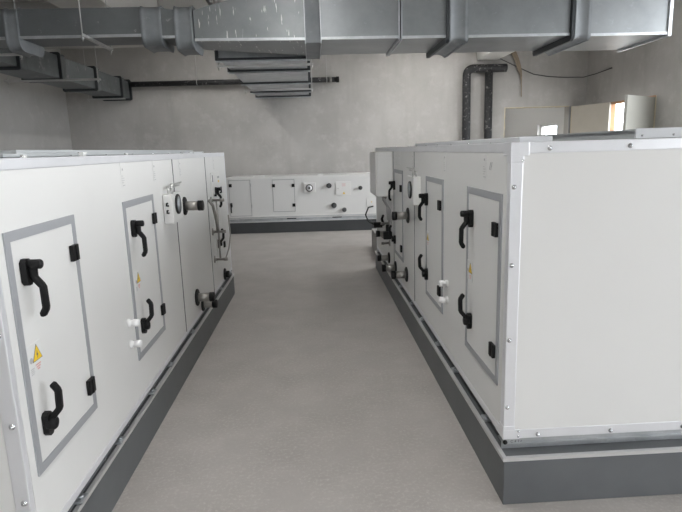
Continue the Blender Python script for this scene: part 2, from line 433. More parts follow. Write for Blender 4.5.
# ------------------------------------------------------------------ right-hand unit
ZT = 1.556; ZB = .278; PZ = .226
GX = .786
ry0, ry1, rx1 = 2.172, 7.0, 2.75
RU = thing('air_handling_unit', 'long white air handling unit on the right, its big blank end panel facing the camera', 'air handling unit', ((GX + rx1) / 2, (ry0 + ry1) / 2, PZ))
FR = Face('-x', GX)
obj('casing', MB().box(GX + .02, rx1 - .01, ry0 + .02, ry1 - .01, ZB, ZT - .012), 'seam', RU)
SR = [4.30, 5.44]
ed = [ry0 + .045, *SR, ry1 - .04]
for i, (p, q) in enumerate(zip(ed, ed[1:])):
    mb = MB(); FR.box(mb, -.03, -.002, p + (.005 if i else 0), q - (.005 if i < 2 else 0), ZB + .036, ZT - .041)
    obj('side_panel', mb, 'white', RU)
for p in SR:
    mb = MB(); FR.box(mb, -.01, .0015, p - .004, p + .004, ZB + .036, ZT - .041); obj('panel_joint', mb, 'seam', RU)
obj('end_panel', MB().box(GX + .05, rx1 - .04, ry0 + .003, ry0 + .03, ZB + .036, ZT - .042), 'white', RU)
# frame
mb = MB()
mb.box(GX, GX + .055, ry0 + .055, ry1, ZT - .042, ZT, .004)           # top rail, aisle
mb.box(GX, GX + .03, ry0 + .055, ry1, ZB, ZB + .037, .003)            # bottom rail, aisle
mb.box(GX, GX + .05, ry0, ry0 + .045, ZB + .04, ZT - .05, .004)       # near post
mb.box(GX, GX + .03, ry1 - .04, ry1, ZB + .03, ZT - .04, .003)
mb.box(GX + .07, rx1, ry0, ry0 + .055, ZT - .045, ZT, .004)           # top rail, end
mb.box(GX + .07, rx1, ry0, ry0 + .03, ZB, ZB + .042, .003)            # bottom rail, end
mb.box(rx1 - .05, rx1, ry0, ry0 + .045, ZB + .04, ZT - .05, .004)
obj('frame', mb, 'alu', RU)
for z0, z1 in ((ZT - .080, ZT + .001), (ZB - .001, ZB + .062)):
    mb = MB()
    mb.box(GX - .002, GX + .052, ry0 - .002, ry0 + .05, z0, z1, .003)
    t0, t1 = (z1 - .054, z1) if z0 > 1 else (z0, z0 + .045)
    mb.box(GX - .002, GX + .072, ry0 - .0025, ry0 + .05, t0, t1, .003)
    mb.box(GX - .0025, GX + .05, ry0 - .002, ry0 + .09, t0, t1, .003)
    obj('corner_cap', mb, 'alu', RU)
for x in (.94, 1.267, 1.595, 1.92, 2.25, 2.57):
    put('bolt', BOLT, RU, (x, ry0 - .001, ZT - .026), (0, 0, -PI / 2)); put('bolt', BOLT, RU, (x, ry0 - .001, ZB + .017), (0, 0, -PI / 2))
for z in (1.381, 1.06, .735, .43): put('bolt', BOLT, RU, (GX + .014, ry0 - .001, z), (0, 0, -PI / 2))
for x, z in ((GX + .045, ZT - .072), (GX + .066, ZB + .036), (GX + .066, ZB + .012)): put('screw', SCREW, RU, (x, ry0 - .003, z), (0, 0, -PI / 2))
# galvanised base channel
def base_channel(root, x0, x1, y0, y1):
    """folded channel: upright web, projecting bright flange, set-back wall, foot"""
    mb = MB()
    def rim(d0, d1, z0, z1, f=None):
        f0, f1 = f or (d0, d1)
        mb.box(x0 + d0, x1 - d0, y0 + f0, y0 + f1, z0, z1); mb.box(x0 + d0, x1 - d0, y1 - d1, y1 - d0, z0, z1)
        mb.box(x0 + d0, x0 + d1, y0 + f1, y1 - d1, z0, z1); mb.box(x1 - d1, x1 - d0, y0 + f1, y1 - d1, z0, z1)
    # near and far ends: web, flange, wall
    for ya, sg in ((y0, 1), (y1, -1)):
        for d0, d1, za, zb in ((.002, .012, ZB - .018, ZB), (-.006, .07, ZB - .024, ZB - .018), (.014, .024, PZ, ZB - .024)):
            mb.box(x0, x1, ya + sg * d0, ya + sg * d1, za, zb)
    # long sides: set-back wall with a narrow foot
    for xa, sg in ((x0, 1), (x1, -1)):
        mb.box(xa + sg * .048, xa + sg * .058, y0 + .07, y1 - .07, PZ, ZB)
        mb.box(xa + sg * .030, xa + sg * .058, y0 + .07, y1 - .07, PZ, PZ + .004)
    return obj('base_rail', mb, 'galv', root)
base_channel(RU, GX, rx1, ry0, ry1)
# raised roof sheets
mb = MB(); mb.box(1.45, rx1 - .05, 2.45, 6.6, ZT + .002, ZT + .012).box(1.45, rx1 - .05, 2.45, 6.6, ZT + .036, ZT + .044).box(1.46, rx1 - .06, 2.47, 6.58, ZT + .01, ZT + .04)
rs = obj('roof_hatch', mb, 'roof_grey', RU)
obj('hatch_trim', MB().box(1.448, rx1 - .05, 2.44, 2.455, ZT + .003, ZT + .046), 'roof_white', rs)
for x in (1.475, 1.62, 1.95): put('screw', SCREW, rs, (x, 2.44, ZT + .015), (0, 0, -PI / 2))
obj('roof_sheet', MB().box(.90, 1.05, 2.40, 4.9, ZT, ZT + .024, .004).box(.88, .94, 2.34, 2.44, ZT, ZT + .014), 'roof_white', RU)
for k in range(12): put('screw', SCREW, RU, (GX + .02, 2.5 + k * .36, ZT), (0, -PI / 2, 0))
# doors
access_door(RU, FR, 2.262, 2.788, .49, 1.345, 2.322, 2.682, warn=(2.715, .918))
access_door(RU, FR, 3.318, 3.836, .50, 1.350, 3.385, 3.775, warn=(3.77, .915))
access_door(RU, FR, 4.86, 5.36, .52, 1.348, 4.92, 5.31)
for z in (.732, .628): put('plug', KNOB, RU, FR.p(-.002, 3.20, z), (0, 0, PI))
gauge_box(RU, FR, 4.03, 4.30, 1.125, 1.335, .058, 4.14, 1.233)
pipe_stub(RU, FR, 4.58, .984)
pipe_stub(RU, FR, 4.67, .452)
pipe_stub(RU, FR, 5.33, .371, ln=.14)
pipe_stub(RU, FR, 5.80, .379, .03, .06, .13)
pipe_stub(RU, FR, 5.72, .66, .03, .06, .15)
valve_stub(RU, FR, 5.78, .76); valve_stub(RU, FR, 5.75, .55); valve_stub(RU, FR, 6.4, .53)
# small black actuator beside the far stub
mb = MB(); FR.box(mb, 0, .09, 5.56, 5.64, .62, .70, .01); FR.box(mb, .03, .06, 5.59, 5.62, .70, .77, .005); mb.tube([FR.p(.05, 5.9, .83), FR.p(.07, 5.85, .80), FR.p(.06, 5.8, .74)], .014, 8)
obj('actuator', mb, 'black', RU)
# loop of hose with black elbow at the far end
mb = MB(); mb.tube([FR.p(.09, 6.4, .66), FR.p(.16, 6.42, .70), FR.p(.19, 6.45, .78), FR.p(.15, 6.5, .86), FR.p(.09, 6.52, .87)], .009, 8)
hl = obj('hose_loop', mb, 'cable', RU)
obj('elbow', MB().cyl(FR.p(0, 6.4, .66), FR.p(.1, 6.4, .66), .034, 14), 'black', hl)
# control cabinet hung on the aisle face
mb = MB(); FR.box(mb, 0, .155, 5.50, 6.05, 1.07, 1.512, .006)
cb = obj('control_cabinet', mb, 'white', RU)
mb = MB(); FR.box(mb, .156, .170, 5.505, 6.045, 1.075, 1.507, .004); obj('cabinet_door', mb, 'white_leaf', cb)
for k in range(4):
    mb = MB(); a = 5.58 + .1 * k
    mb.lathe(FR.p(.06, a, 1.07), (0, 0, -1), [(0, .014), (.02, .014), (.022, .008), (.03, .008)], 10)
    gl_ = obj('cable_gland', mb, 'pipe_metal', cb)
    obj('cable', MB().tube([FR.p(.06, a, 1.045), FR.p(.055, a, 1.0), FR.p(.012, a + .01, .93), FR.p(.005, a + .01, .78)], .0045, 6), 'pale_ink', cb)
for y, z in ((5.24, 1.452), (5.06, 1.452), (4.37, 1.455), (3.30, 1.462), (2.52, 1.462)): put('sticker', STICK, RU, FR.p(-.002, y, z), (0, 0, PI))
mb = MB()
for dy in (0, .018): mb.prism([FR.p(-.0015, 2.43 - dy, 1.475), FR.p(-.0015, 2.427 - dy, 1.475), FR.p(-.0015, 2.447 - dy, 1.44), FR.p(-.0015, 2.450 - dy, 1.44)], (-.0006, 0, 0))
obj('pen_mark', mb, 'ink', RU)
# black plug and handwriting on the base channel
pl = obj('drain_plug', MB().lathe((GX + .008, ry0 - .001, ZB - .012), (0, -1, 0), [(0, .010), (.006, .010), (.009, .006), (.0095, 0)], 14), 'black', RU)
def text_part(name, s, size, loc, rot, parent, mat):
    c = bpy.data.curves.new(name, 'FONT'); c.body = s; c.size = size; c.extrude = .0004; c.shear = .15
    t = bpy.data.objects.new('t', c); COL.objects.link(t); bpy.context.view_layer.update()
    me = bpy.data.meshes.new_from_object(t.evaluated_get(bpy.context.evaluated_depsgraph_get()))
    bpy.data.objects.remove(t); me.transform(Matrix.Translation(Vector(loc)) @ Euler(rot).to_matrix().to_4x4())
    me.transform(Matrix.Translation(-Vector(ORG[parent.name]))); me.name = name; me.materials.clear()
    return link(name, me, mat, parent)
text_part('handwritten_mark', 'C 4 1 r', .018, (GX + .032, ry0 + .0010, ZB - .018), (PI / 2, 0, 0), RU, 'ink')
# clamps inside the channel
def rail_clamps(root, F, ys):
    for y in ys:
        mb = MB(); F.box(mb, -.04, .004, y - .03, y + .03, PZ + .004, PZ + .014, .002)
        mb.cyl(F.p(-.014, y, PZ + .013), F.p(-.014, y, PZ + .026), .011, 6)
        obj('rail_clamp', mb, 'galv', root)
rail_clamps(RU, FR, (2.45, 3.05, 3.5, 4.05, 4.5, 5.1, 5.75, 6.4))

def plinth(name, x0, x1, y0, y1, label, loc=None, rz=0, mat='plinth'):
    """painted upstand with a bright steel edge angle"""
    r = thing(name, label, 'plinth', loc or ((x0 + x1) / 2, (y0 + y1) / 2, 0), rz, local=loc is not None)
    obj('upstand', MB().box(x0, x1, y0, y1, 0, PZ - .001, .003), mat, r)
    e = .006
    mb = MB(); q = .012
    for a_, b_, c_, d_ in ((x0 - e, x1 + e, y0 - e, y0 + q), (x0 - e, x1 + e, y1 - q, y1 + e), (x0 - e, x0 + q, y0 + q, y1 - q), (x1 - q, x1 + e, y0 + q, y1 - q)): mb.box(a_, b_, c_, d_, PZ - .016, PZ)
    obj('edge_strip', mb, 'lip', r)
    return r
plinth('equipment_plinth', .772, rx1 + .06, 2.112, 7.06, 'dark grey plinth with a bright steel edge under the right-hand unit')

# ------------------------------------------------------------------ left-hand unit
LX = -.945; ly0, ly1, lx0 = 1.62, 6.0, -2.9
LU = thing('air_handling_unit', 'long white air handling unit on the left, seen along its row of access doors', 'air handling unit', ((LX + lx0) / 2, (ly0 + ly1) / 2, PZ))
FL = Face('+x', LX)
obj('casing', MB().box(lx0 + .01, LX - .02, ly0 + .02, ly1 - .01, ZB, ZT - .012), 'seam', LU)
SL = [3.78, 4.90]
ed = [ly0 + .03, *SL, ly1 - .04]
for i, (p, q) in enumerate(zip(ed, ed[1:])):
    mb = MB(); FL.box(mb, -.03, -.002, p + (.005 if i else 0), q - (.005 if i < 2 else 0), ZB + .03, ZT - .038)
    obj('side_panel', mb, 'white', LU)
for p in SL:
    mb = MB(); FL.box(mb, -.01, .0015, p - .005, p + .005, ZB + .03, ZT - .038); obj('panel_joint', mb, 'seam', LU)
obj('end_panel', MB().box(lx0 + .04, LX - .05, ly0 + .003, ly0 + .03, ZB + .036, ZT - .048), 'white', LU)
mb = MB()
mb.box(LX - .055, LX, ly0 + .055, ly1, ZT - .040, ZT - .002, .004)
mb.box(LX - .03, LX, ly0 + .055, ly1, ZB, ZB + .032, .003)
mb.box(LX - .05, LX, ly0, ly0 + .028, ZB + .04, ZT - .05, .004)
mb.box(LX - .03, LX, ly1 - .04, ly1, ZB + .03, ZT - .04, .003)
mb.box(lx0, LX - .07, ly0, ly0 + .055, ZT - .052, ZT, .004)
mb.box(lx0, LX - .07, ly0, ly0 + .03, ZB, ZB + .042, .003)
mb.box(lx0, lx0 + .05, ly0, ly0 + .045, ZB + .04, ZT - .05, .004)
obj('frame', mb, 'alu', LU)
for z0, z1 in ((ZT - .112, ZT), (ZB - .001, ZB + .075)):
    mb = MB()
    mb.box(LX - .052, LX + .002, ly0 - .002, ly0 + .035, z0, z1, .003)
    t0, t1 = (z1 - .06, z1) if z0 > 1 else (z0, z0 + .045)
    mb.box(LX - .095, LX + .002, ly0 - .0025, ly0 + .05, t0, t1, .003); mb.box(LX - .05, LX + .0025, ly0 - .002, ly0 + .09, t0, t1, .003)
    obj('corner_cap', mb, 'alu', LU)
for z in (1.381, 1.03, .735, .47): put('bolt', BOLT, LU, (LX - .018, ly0 - .001, z), (0, 0, -PI / 2))
for k in range(11): put('screw', SCREW, LU, (LX - .02, 1.9 + k * .38, ZT - .002), (0, -PI / 2, 0))
base_channel(LU, lx0, LX, ly0, ly1)
for y in (2.2, 2.5, 2.95, 3.35, 3.9): put('screw', SCREW, LU, FL.p(.0, y, ZB - .010), (0, 0, 0))
rail_clamps(LU, FL, (1.98, 2.42, 2.95, 3.35, 4.0, 4.7, 5.3))
obj('roof_sheet', MB().box(lx0 + .1, LX - .16, 2.05, 4.7, ZT, ZT + .014, .003).box(lx0 + .2, LX - .24, 2.3, 5.6, ZT + .014, ZT + .03, .003), 'roof_grey', LU)
obj('roof_strip', MB().box(LX - .26, LX - .12, 4.9, 5.5, ZT - .002, ZT + .012, .002), 'roof_white', LU)
access_door(LU, FL, 1.688, 2.185, .518, 1.331, 2.135, 1.768, fw=.032, warn=(1.768, .902), handles=(1.196, .672))
access_door(LU, FL, 2.748, 3.262, .50, 1.326, 3.228, 2.843, warn=(2.85, .905), handles=(1.185, .665))
access_door(LU, FL, 5.15, 5.62, .50, 1.35, 5.56, 5.24, frame='white', handles=(1.195, .70))
for z in (.734, .625): put('plug', KNOB, LU, FL.p(-.002, 2.66, z))
gauge_box(LU, FL, 3.47, 3.73, 1.12, 1.305, .060, 3.585, 1.235, r=.064)
pipe_stub(LU, FL, 4.02, 1.18)
pipe_stub(LU, FL, 4.18, .452)
pipe_stub(LU, FL, 4.36, .345, .03, .055, .12)
pipe_stub(LU, FL, 5.49, .34, .03, .06, .05)
for a, z in ((5.05, 1.128), (5.02, .843), (5.02, .585)): valve_stub(LU, FL, a, z, .12)
mb = MB()
mb.tube([FL.p(.03, 4.8, 1.15), FL.p(.05, 4.86, 1.10), FL.p(.05, 4.98, .95), FL.p(.05, 5.01, .843)], .013, 8)
mb.tube([FL.p(.05, 5.05, 1.128), FL.p(.05, 5.05, .843), FL.p(.05, 5.04, .585)], .008, 8)
mb.tube([FL.p(.1, 5.02, .585), FL.p(.1, 5.25, .64), FL.p(.1, 5.4, .75), FL.p(.09, 5.42, .95)], .007, 8)
obj('bypass_tube', mb, 'pipe_metal', LU)
mb = MB(); mb.mat(0); FL.box(mb, 0, .012, 5.10, 5.55, 1.17, 1.375, .002); mb.mat(1); FL.box(mb, .012, .013, 5.13, 5.16, 1.29, 1.35); mb.mat(2); FL.box(mb, .012, .013, 5.40, 5.50, 1.31, 1.33); mb.mat(3); FL.box(mb, .012, .013, 5.42, 5.48, 1.27, 1.29)
obj('rating_plate', mb, ['white_leaf', 'ink', 'pale_ink', 'yellow'], LU)
for y, z in ((2.80, 1.462), (3.35, 1.462), (3.99, 1.462), (5.33, 1.46)): put('sticker', STICK, LU, FL.p(-.002, y, z))
lp = plinth('equipment_plinth', lx0 - .06, -.944, ly0 - .06, 6.0, 'dark grey plinth with a bright steel edge under the left-hand unit')
lp.rotation_euler.z = math.radians(-.34); LU.rotation_euler.z = math.radians(-.03)

# ------------------------------------------------------------------ unit across the back
# local coordinates: x along the wall, y depth (front at 0), rotated to the line of the photo
fx0, fx1, FZ = -1.75, 1.35, 1.075
rzF = math.radians(-2.8)
FU = thing('air_handling_unit', 'low white air handling unit standing across the far end of the aisle', 'air handling unit', (0, 10.55, PZ), rzF, local=True)
FF = Face('-y', 0)
dz = -PZ
class FaceL(Face):
    def p(s, o, a, z): return (a, -o, z - PZ)
FF = FaceL('-y', 0)
def fb(mb, *a, **k): return FF.box(mb, *a, **k)
mb = MB(); fb(mb, -1.05, -.01, fx0 + .01, fx1, ZB, FZ - .01); obj('casing', mb, 'white', FU)
ed = [fx0 + .04, -1.21, -.80, -.37, fx1 - .04]
for i, (p, q) in enumerate(zip(ed, ed[1:])):
    mb = MB(); fb(mb, -.03, -.002, p + .003, q - .003, ZB + .06, FZ - .035); obj('side_panel', mb, 'white', FU)
mb = MB(); fb(mb, -.05, 0, fx0, fx1, FZ - .035, FZ, .003); fb(mb, -.04, 0, fx0, fx1, ZB + .03, ZB + .06, .003)
fb(mb, -.04, 0, fx0, fx0 + .04, ZB + .06, FZ - .035); fb(mb, -.04, 0, fx1 - .04, fx1, ZB + .06, FZ - .035); obj('frame', mb, 'white_leaf', FU)
mb = MB(); fb(mb, -.05, -.02, fx0, fx1, PZ + .008, ZB + .03); fb(mb, -.05, .004, fx0, fx1, ZB + .02, ZB + .032); fb(mb, -.05, .004, fx0, fx1, PZ, PZ + .01)
br = obj('base_rail', mb, 'galv', FU)
for a in (-.46, .42):
    mb = MB(); fb(mb, -.05, -.012, a - .09, a + .09, PZ + .03, ZB - .005); obj('lifting_slot', mb, 'black', br)
access_door(FU, FF, -1.635, -1.215, .335, 1.03, -1.60, -1.60, fw=.012, frame='pale_ink', handles=(.56,), hinges=(.93,))
access_door(FU, FF, -.80, -.375, .40, 1.02, -.40, -.76, fw=.012, frame='pale_ink', handles=(), hinges=(.90, .525))
put('hinge', HINGE, FU, FF.p(.002, -.775, .905), (0, 0, -PI / 2))
for z in (.93, .53):
    mb = MB(); fb(mb, 0, .012, -1.225, -1.205, z - .03, z + .03, .002); obj('door_stop', mb, 'pale_ink', FU)
mb = MB(); fb(mb, 0, .05, -.19, .03, .76, .94, .005)
gb = obj('gauge_box', mb, 'white_leaf', FU)
obj('bezel', MB().lathe(FF.p(.05, -.09, .845), (0, -1, 0), [(0, .07), (.014, .07), (.018, .065), (.014, .056)], 28), 'rubber', gb)
obj('dial_face', MB().lathe(FF.p(.05, -.09, .845), (0, -1, 0), [(.004, .054), (.0165, .054), (.017, 0)], 28), 'alu', gb)
for a, z, r in ((.285, .875, .036), (.37, .495, .038), (.565, .405, .032), (.885, .815, .028)): pipe_stub(FU, FF, a, z, r, r * 1.35, .10, cap='cap_grey')
mb = MB(); mb.mat(0); fb(mb, 0, .018, .41, .70, .69, .945, .003); mb.mat(1)
for k in range(3): fb(mb, .018, .0186, .53, .60, .90 - .02 * k, .906 - .02 * k)
mb.mat(2); mb.prism([FF.p(.0185, .565 + .03 * math.cos(PI / 2 + j * 2 * PI / 3), .725 + .03 * math.sin(PI / 2 + j * 2 * PI / 3)) for j in range(3)], (0, -.001, 0))
mb.mat(3); mb.lathe(FF.p(.018, .455, .82), (0, -1, 0), [(0, .01), (.006, .01)], 10)
obj('electrical_cover', mb, ['white_leaf', 'red', 'yellow', 'pale_ink'], FU)
mb = MB(); mb.mat(0); fb(mb, 0, .01, 1.00, 1.20, .46, .62, .002); mb.mat(1); fb(mb, .01, .011, 1.08, 1.10, .53, .55)
obj('rating_plate', mb, ['white_leaf', 'yellow'], FU)
for a, w in ((-1.15, .2), (.08, .08), (1.02, .06)): obj('roof_bracket', MB().box(a, a + w, .02, .12, FZ - PZ, FZ + .025 - PZ, .003), 'white_leaf', FU)
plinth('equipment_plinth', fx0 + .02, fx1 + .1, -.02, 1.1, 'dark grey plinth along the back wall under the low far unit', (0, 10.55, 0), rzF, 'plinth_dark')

# low concrete block beyond the right-hand unit
solo('concrete_block', MB().box(.885, 1.7, 7.3, 8.6, 0, .30, .008), 'block', 'low grey concrete block standing just past the far end of the right-hand unit', 'block')

# ------------------------------------------------------------------ ducts
def rrect(x, y0, y1, z0, z1, r, n=5):
    pts = []
    for cy, cz, a0 in ((y1 - r, z1 - r, 0), (y0 + r, z1 - r, PI / 2), (y0 + r, z0 + r, PI), (y1 - r, z0 + r, 3 * PI / 2)):
        for k in range(n + 1):
            a = a0 + PI / 2 * k / n; pts.append((x, cy + r * math.cos(a), cz + r * math.sin(a)))
    return pts
Y0 = 5.9
MD = thing('main_duct', 'long grey galvanised main duct crossing the room overhead from left to right', 'duct', (.4, 6.35, 2.62))
def section(xa, xb, y1a, y1b, za, zb, ta, tb, mat='duct'):
    mb = MB()
    A = [(xa, Y0, za), (xa, y1a, za), (xa, y1a, ta), (xa, Y0, ta)]; B = [(xb, Y0, zb), (xb, y1b, zb), (xb, y1b, tb), (xb, Y0, tb)]
    mb.ring([A, B], False)
    s = obj('duct_section', mb, mat, MD)
    # folded seam along the lower front edge
    mb = MB(); n = .012
    mb.ring([[(xa, Y0 - n, za - .006), (xa, Y0 + .01, za - .006), (xa, Y0 + .01, za + .02), (xa, Y0 - n, za + .02)], [(xb, Y0 - n, zb - .006), (xb, Y0 + .01, zb - .006), (xb, Y0 + .01, zb + .02), (xb, Y0 - n, zb + .02)]], False)
    obj('folded_seam', mb, 'galv', s)
    return s
def connector(xa, xb, y1, z0, z1, sag=.05, dark=True, mat='canvas'):
    mb = MB(); rings = []
    m = 9
    for k in range(m):
        u = k / (m - 1); c = 4 * (u - .5) ** 2
        g = (.014 + .03 * c) if dark else (.022 + .012 * c ** 3)
        x = xa + (xb - xa) * u
        rings.append(rrect(x, Y0 - g, y1 + g, z0 - g - sag, z1 + g, .10 if sag > .03 else .03))
    mb.ring(rings, True)
    o = obj('flexible_connector', mb, mat, MD)
    if dark:
        for x, w in ((xa - .03, .03), (xb, .018)):
            mb = MB(); mb.ring([rrect(x, Y0 - .04, y1 + .05, z0 - .05 - sag, z1 + .045, .05), rrect(x + w, Y0 - .04, y1 + .05, z0 - .05 - sag, z1 + .045, .05)], False)
            obj('flange', mb, 'dark_flange' if w > .02 else 'canvas', o)
    return o
def flange(x, y1, z0, z1, w=.02, g=.03, mat='galv'):
    mb = MB()
    for k in (-1, 1):
        xa = x + k * .012 - .005
        mb.box(xa, xa + .01, Y0 - g, y1 + g, z0 - g, z0); mb.box(xa, xa + .01, Y0 - g, Y0, z0, z1 + g); mb.box(xa, xa + .01, y1, y1 + g, z0, z1 + g); mb.box(xa, xa + .01, Y0 - g, y1 + g, z1, z1 + g)
    return obj('flange', mb, mat, MD)
yn, yw = 6.35, 6.84
section(-3.68, -2.98, yn, yn, 2.72, 2.72, 3.0, 3.0, 'duct_small_shaded')
connector(-2.98, -2.85, yn, 2.70, 2.99, .06, False)
section(-2.85, -1.66, yn, yn, 2.722, 2.722, 2.995, 2.995, 'duct_small_shaded')
connector(-1.66, -1.46, yn, 2.69, 2.985, .035, False)
section(-1.46, -1.33, yn, yn, 2.70, 2.70, 2.98, 2.965, 'duct_small_shaded')
connector(-1.33, -1.15, yn, 2.665, 2.98, .05, False)
section(-1.14, -.035, 6.42, yw, 2.668, 2.655, 2.955, 3.24, 'duct_drip')
mb = MB(); mb.box(-.035, .131, Y0 - .025, yw + .04, 2.618, 3.28, .006); wf = obj('joint_collar', mb, 'canvas', MD)
for x in (-.035, .125): obj('collar_rib', MB().box(x, x + .006, Y0 - .045, yw + .05, 2.60, 3.29), 'galv', wf)
section(.131, .93, yw, yw, 2.655, 2.655, 3.24, 3.24)
flange(.94, yw, 2.655, 3.24)
section(.95, 1.41, yw, yw, 2.65, 2.65, 3.24, 3.24)
connector(1.44, 1.62, yw, 2.64, 3.24, .0)
section(1.63, 2.71, yw, yw, 2.645, 2.645, 3.24, 3.24)
connector(2.745, 2.90, yw, 2.635, 3.24, .0)
section(2.91, 3.76, yw, yw, 2.635, 2.635, 3.24, 3.24)
mb = MB(); mb.box(3.75, 3.79, Y0 - .02, yw + .02, 2.61, 3.26, .004); obj('end_flange', mb, 'galv', MD)

# branch duct running back to the far wall
BD = thing('branch_duct', 'ribbed duct running from the main duct back to the far wall above the aisle', 'duct', (-.55, 9.4, 2.62))
bx0, bx1 = -1.08, -.03
ys = [6.95, 7.93, 9.35, 10.7, 11.66]
for p, q in zip(ys, ys[1:]): obj('duct_section', MB().box(bx0, bx1, p + .004, q - .004, 2.655, 3.0), 'galv', BD)
for y in ys[:-1] + [11.64]:
    for k in (0, 1):
        mb = MB(); ya = y - .035 + .05 * k
        mb.box(bx0 - .04, bx1 + .04, ya, ya + .02, 2.632 if k == 0 else 2.615, 2.658); mb.box(bx0 - .04, bx0, ya, ya + .02, 2.655, 3.04); mb.box(bx1, bx1 + .04, ya, ya + .02, 2.655, 3.04)
        obj('flange', mb, 'dark_flange' if k == 0 else 'galv', BD)
# side duct along the left
SD = thing('side_duct', 'dusty dark grey duct running along the left side to the far wall', 'duct', (-3.95, 8.9, 2.68))
sx0, sx1 = -4.2, -3.69
ys = [5.9, 7.47, 8.66, 10.02, 11.3, 11.89]
for p, q in zip(ys, ys[1:]): obj('duct_section', MB().box(sx0, sx1, p + .004, q - .004, 2.70, 3.03, .008), 'duct_old', SD)
for i, y in enumerate(ys[1:]):
    y = min(y, 11.83); a = .035
    mb = MB()
    R = [[(q[1] , x, q[2]) for q in rrect(0, sx0 - g, sx1 + g, 2.70 - g, 3.03 + g, .035)] for x, g in ((y - .0, .03), (y + .06, .022), (y + .16 if i < 4 else y + .06, .034))]
    mb.ring(R, True); obj('flexible_sleeve', mb, 'duct_old', SD)
    mb = MB(); g = .042
    mb.ring([[(q[1], yy, q[2]) for q in rrect(0, sx0 - g, sx1 + g, 2.70 - g, 3.03 + g, .035)] for yy in (y - .018, y + .0)], False); obj('flange', mb, 'dark_flange', SD)

# ------------------------------------------------------------------ hangers
HG = 'threaded-rod hangers under the ducts'
def hanger(label, p0, p1, rods, ztop=ZC, rz=.006):
    p0, p1 = Vector(p0), Vector(p1); c = (p0 + p1) / 2
    h = thing('trapeze_hanger', label, 'hanger', tuple(c), group=HG)
    d = (p1 - p0).normalized(); n = Vector((-d.y, d.x, 0)) * .016; up = Vector((0, 0, .026))
    mb = MB(); mb.prism([p0 - n, p0 + n, p0 + n + up * .2, p0 - n * .7 + up * .2, p0 - n * .7 + up, p0 - n + up], p1 - p0)
    obj('cross_bar', mb, 'steel', h)
    for r, zt in rods:
        r = Vector(r); mb = MB(); mb.cyl((r.x, r.y, r.z - .04), (r.x, r.y, zt), rz, 8)
        rod = obj('rod', mb, 'steel', h)
        for za, zb in ((-.022, -.002), (.006, .02)): obj('nut', MB().cyl((r.x, r.y, r.z + za), (r.x, r.y, r.z + zb), .014, 6), 'steel', rod)
    return h
hanger('thin steel hanger whose bar crosses under the narrow left part of the main duct', (-2.17, 5.66, 2.688), (-2.17, 6.48, 2.688), [((-2.17, 5.70, 2.685), 3.27), ((-2.17, 6.45, 2.685), ZC)])
hanger('steel hanger with bar under the side duct, nearest the camera', (-4.4, 6.44, 2.655), (-3.10, 6.44, 2.655), [((-3.13, 6.44, 2.655), ZC), ((-4.35, 6.44, 2.655), ZC)])
hanger('steel hanger with a long bar sticking out right of the side duct', (-4.35, 8.38, 2.628), (-3.0, 8.38, 2.628), [((-3.04, 8.38, 2.628), ZC), ((-4.3, 8.38, 2.628), ZC)])
hanger('steel hanger with a short bar under the side duct, next to the far wall', (-4.33, 11.25, 2.63), (-3.60, 11.25, 2.63), [((-4.3, 11.25, 2.63), ZC)])
hanger('steel hanger with bar under the branch duct, close behind the main duct', (-1.16, 7.25, 2.60), (.05, 7.25, 2.60), [((-1.13, 7.25, 2.60), ZC), ((.03, 7.25, 2.60), ZC)])
hanger('steel hanger with bar under the branch duct, near the far wall', (-1.16, 10.1, 2.60), (.05, 10.1, 2.60), [((-1.13, 10.1, 2.60), ZC), ((.03, 10.1, 2.60), ZC)])
hanger('steel hanger rising behind the plaster-splashed taper of the main duct', (-1.0, 5.82, 2.955 + .10), (-1.0, 6.55, 2.955 + .10), [((-.98, 6.53, 3.055), ZC)])

# ------------------------------------------------------------------ pipes on the back wall
WP = thing('black_pipe', 'long horizontal black lagged pipe along the back wall behind the ducts', 'pipe', (-1.5, 11.78, 2.9))
obj('pipe_run', MB().cyl((-3.64, 11.78, 2.968), (.50, 11.78, 2.966), .052, 16), 'lagging', WP)
obj('open_end', MB().lathe((.48, 11.78, 2.966), (1, 0, 0), [(0, .05), (.06, .05), (.06, .06), (.12, .06), (.122, .04), (.06, .035)], 16), 'rubber', WP)
obj('coupling', MB().lathe((.40, 11.78, 2.966), (1, 0, 0), [(0, .058), (.05, .058)], 16), 'pipe_metal', WP)
for x in (-2.3, .345):
    mb = MB(); mb.tube([(x, 11.78 + .06 * math.cos(a), 2.967 + .06 * math.sin(a)) for a in [2 * PI * k / 16 for k in range(17)]], .007, 6); mb.cyl((x, 11.78, 3.02), (x, 11.78, ZC), .006, 8)
    obj('pipe_hanger', mb, 'steel', WP)
RP = thing('pipe_riser', 'pair of black lagged riser pipes joined by a header, on the back wall', 'pipe', (3.55, 11.76, 0))
r = .084
mb = MB(); arc = [(3.265 + .13 - .13 * math.cos(a), 11.78, 2.985 + .13 * math.sin(a)) for a in [PI / 2 * k / 6 for k in range(7)]]
mb.tube([(3.275, 11.78, 0), (3.27, 11.78, 1.5)] + arc + [(4.05, 11.78, 3.115), (4.10, 11.78, 3.115)], r, 18); obj('header_pipe', mb, 'lagging', RP)
obj('riser_pipe', MB().cyl((3.745, 11.78, 0), (3.735, 11.78, 3.115), r * .97, 18), 'lagging', RP)
for x, z in ((3.27, 1.98), (3.745, 1.90), (3.74, 2.55)):
    obj('clamp_band', MB().lathe((x, 11.78, z), (0, 0, 1), [(0, r), (0, r + .012), (.04, r + .012), (.04, r)], 18), 'rubber', RP)
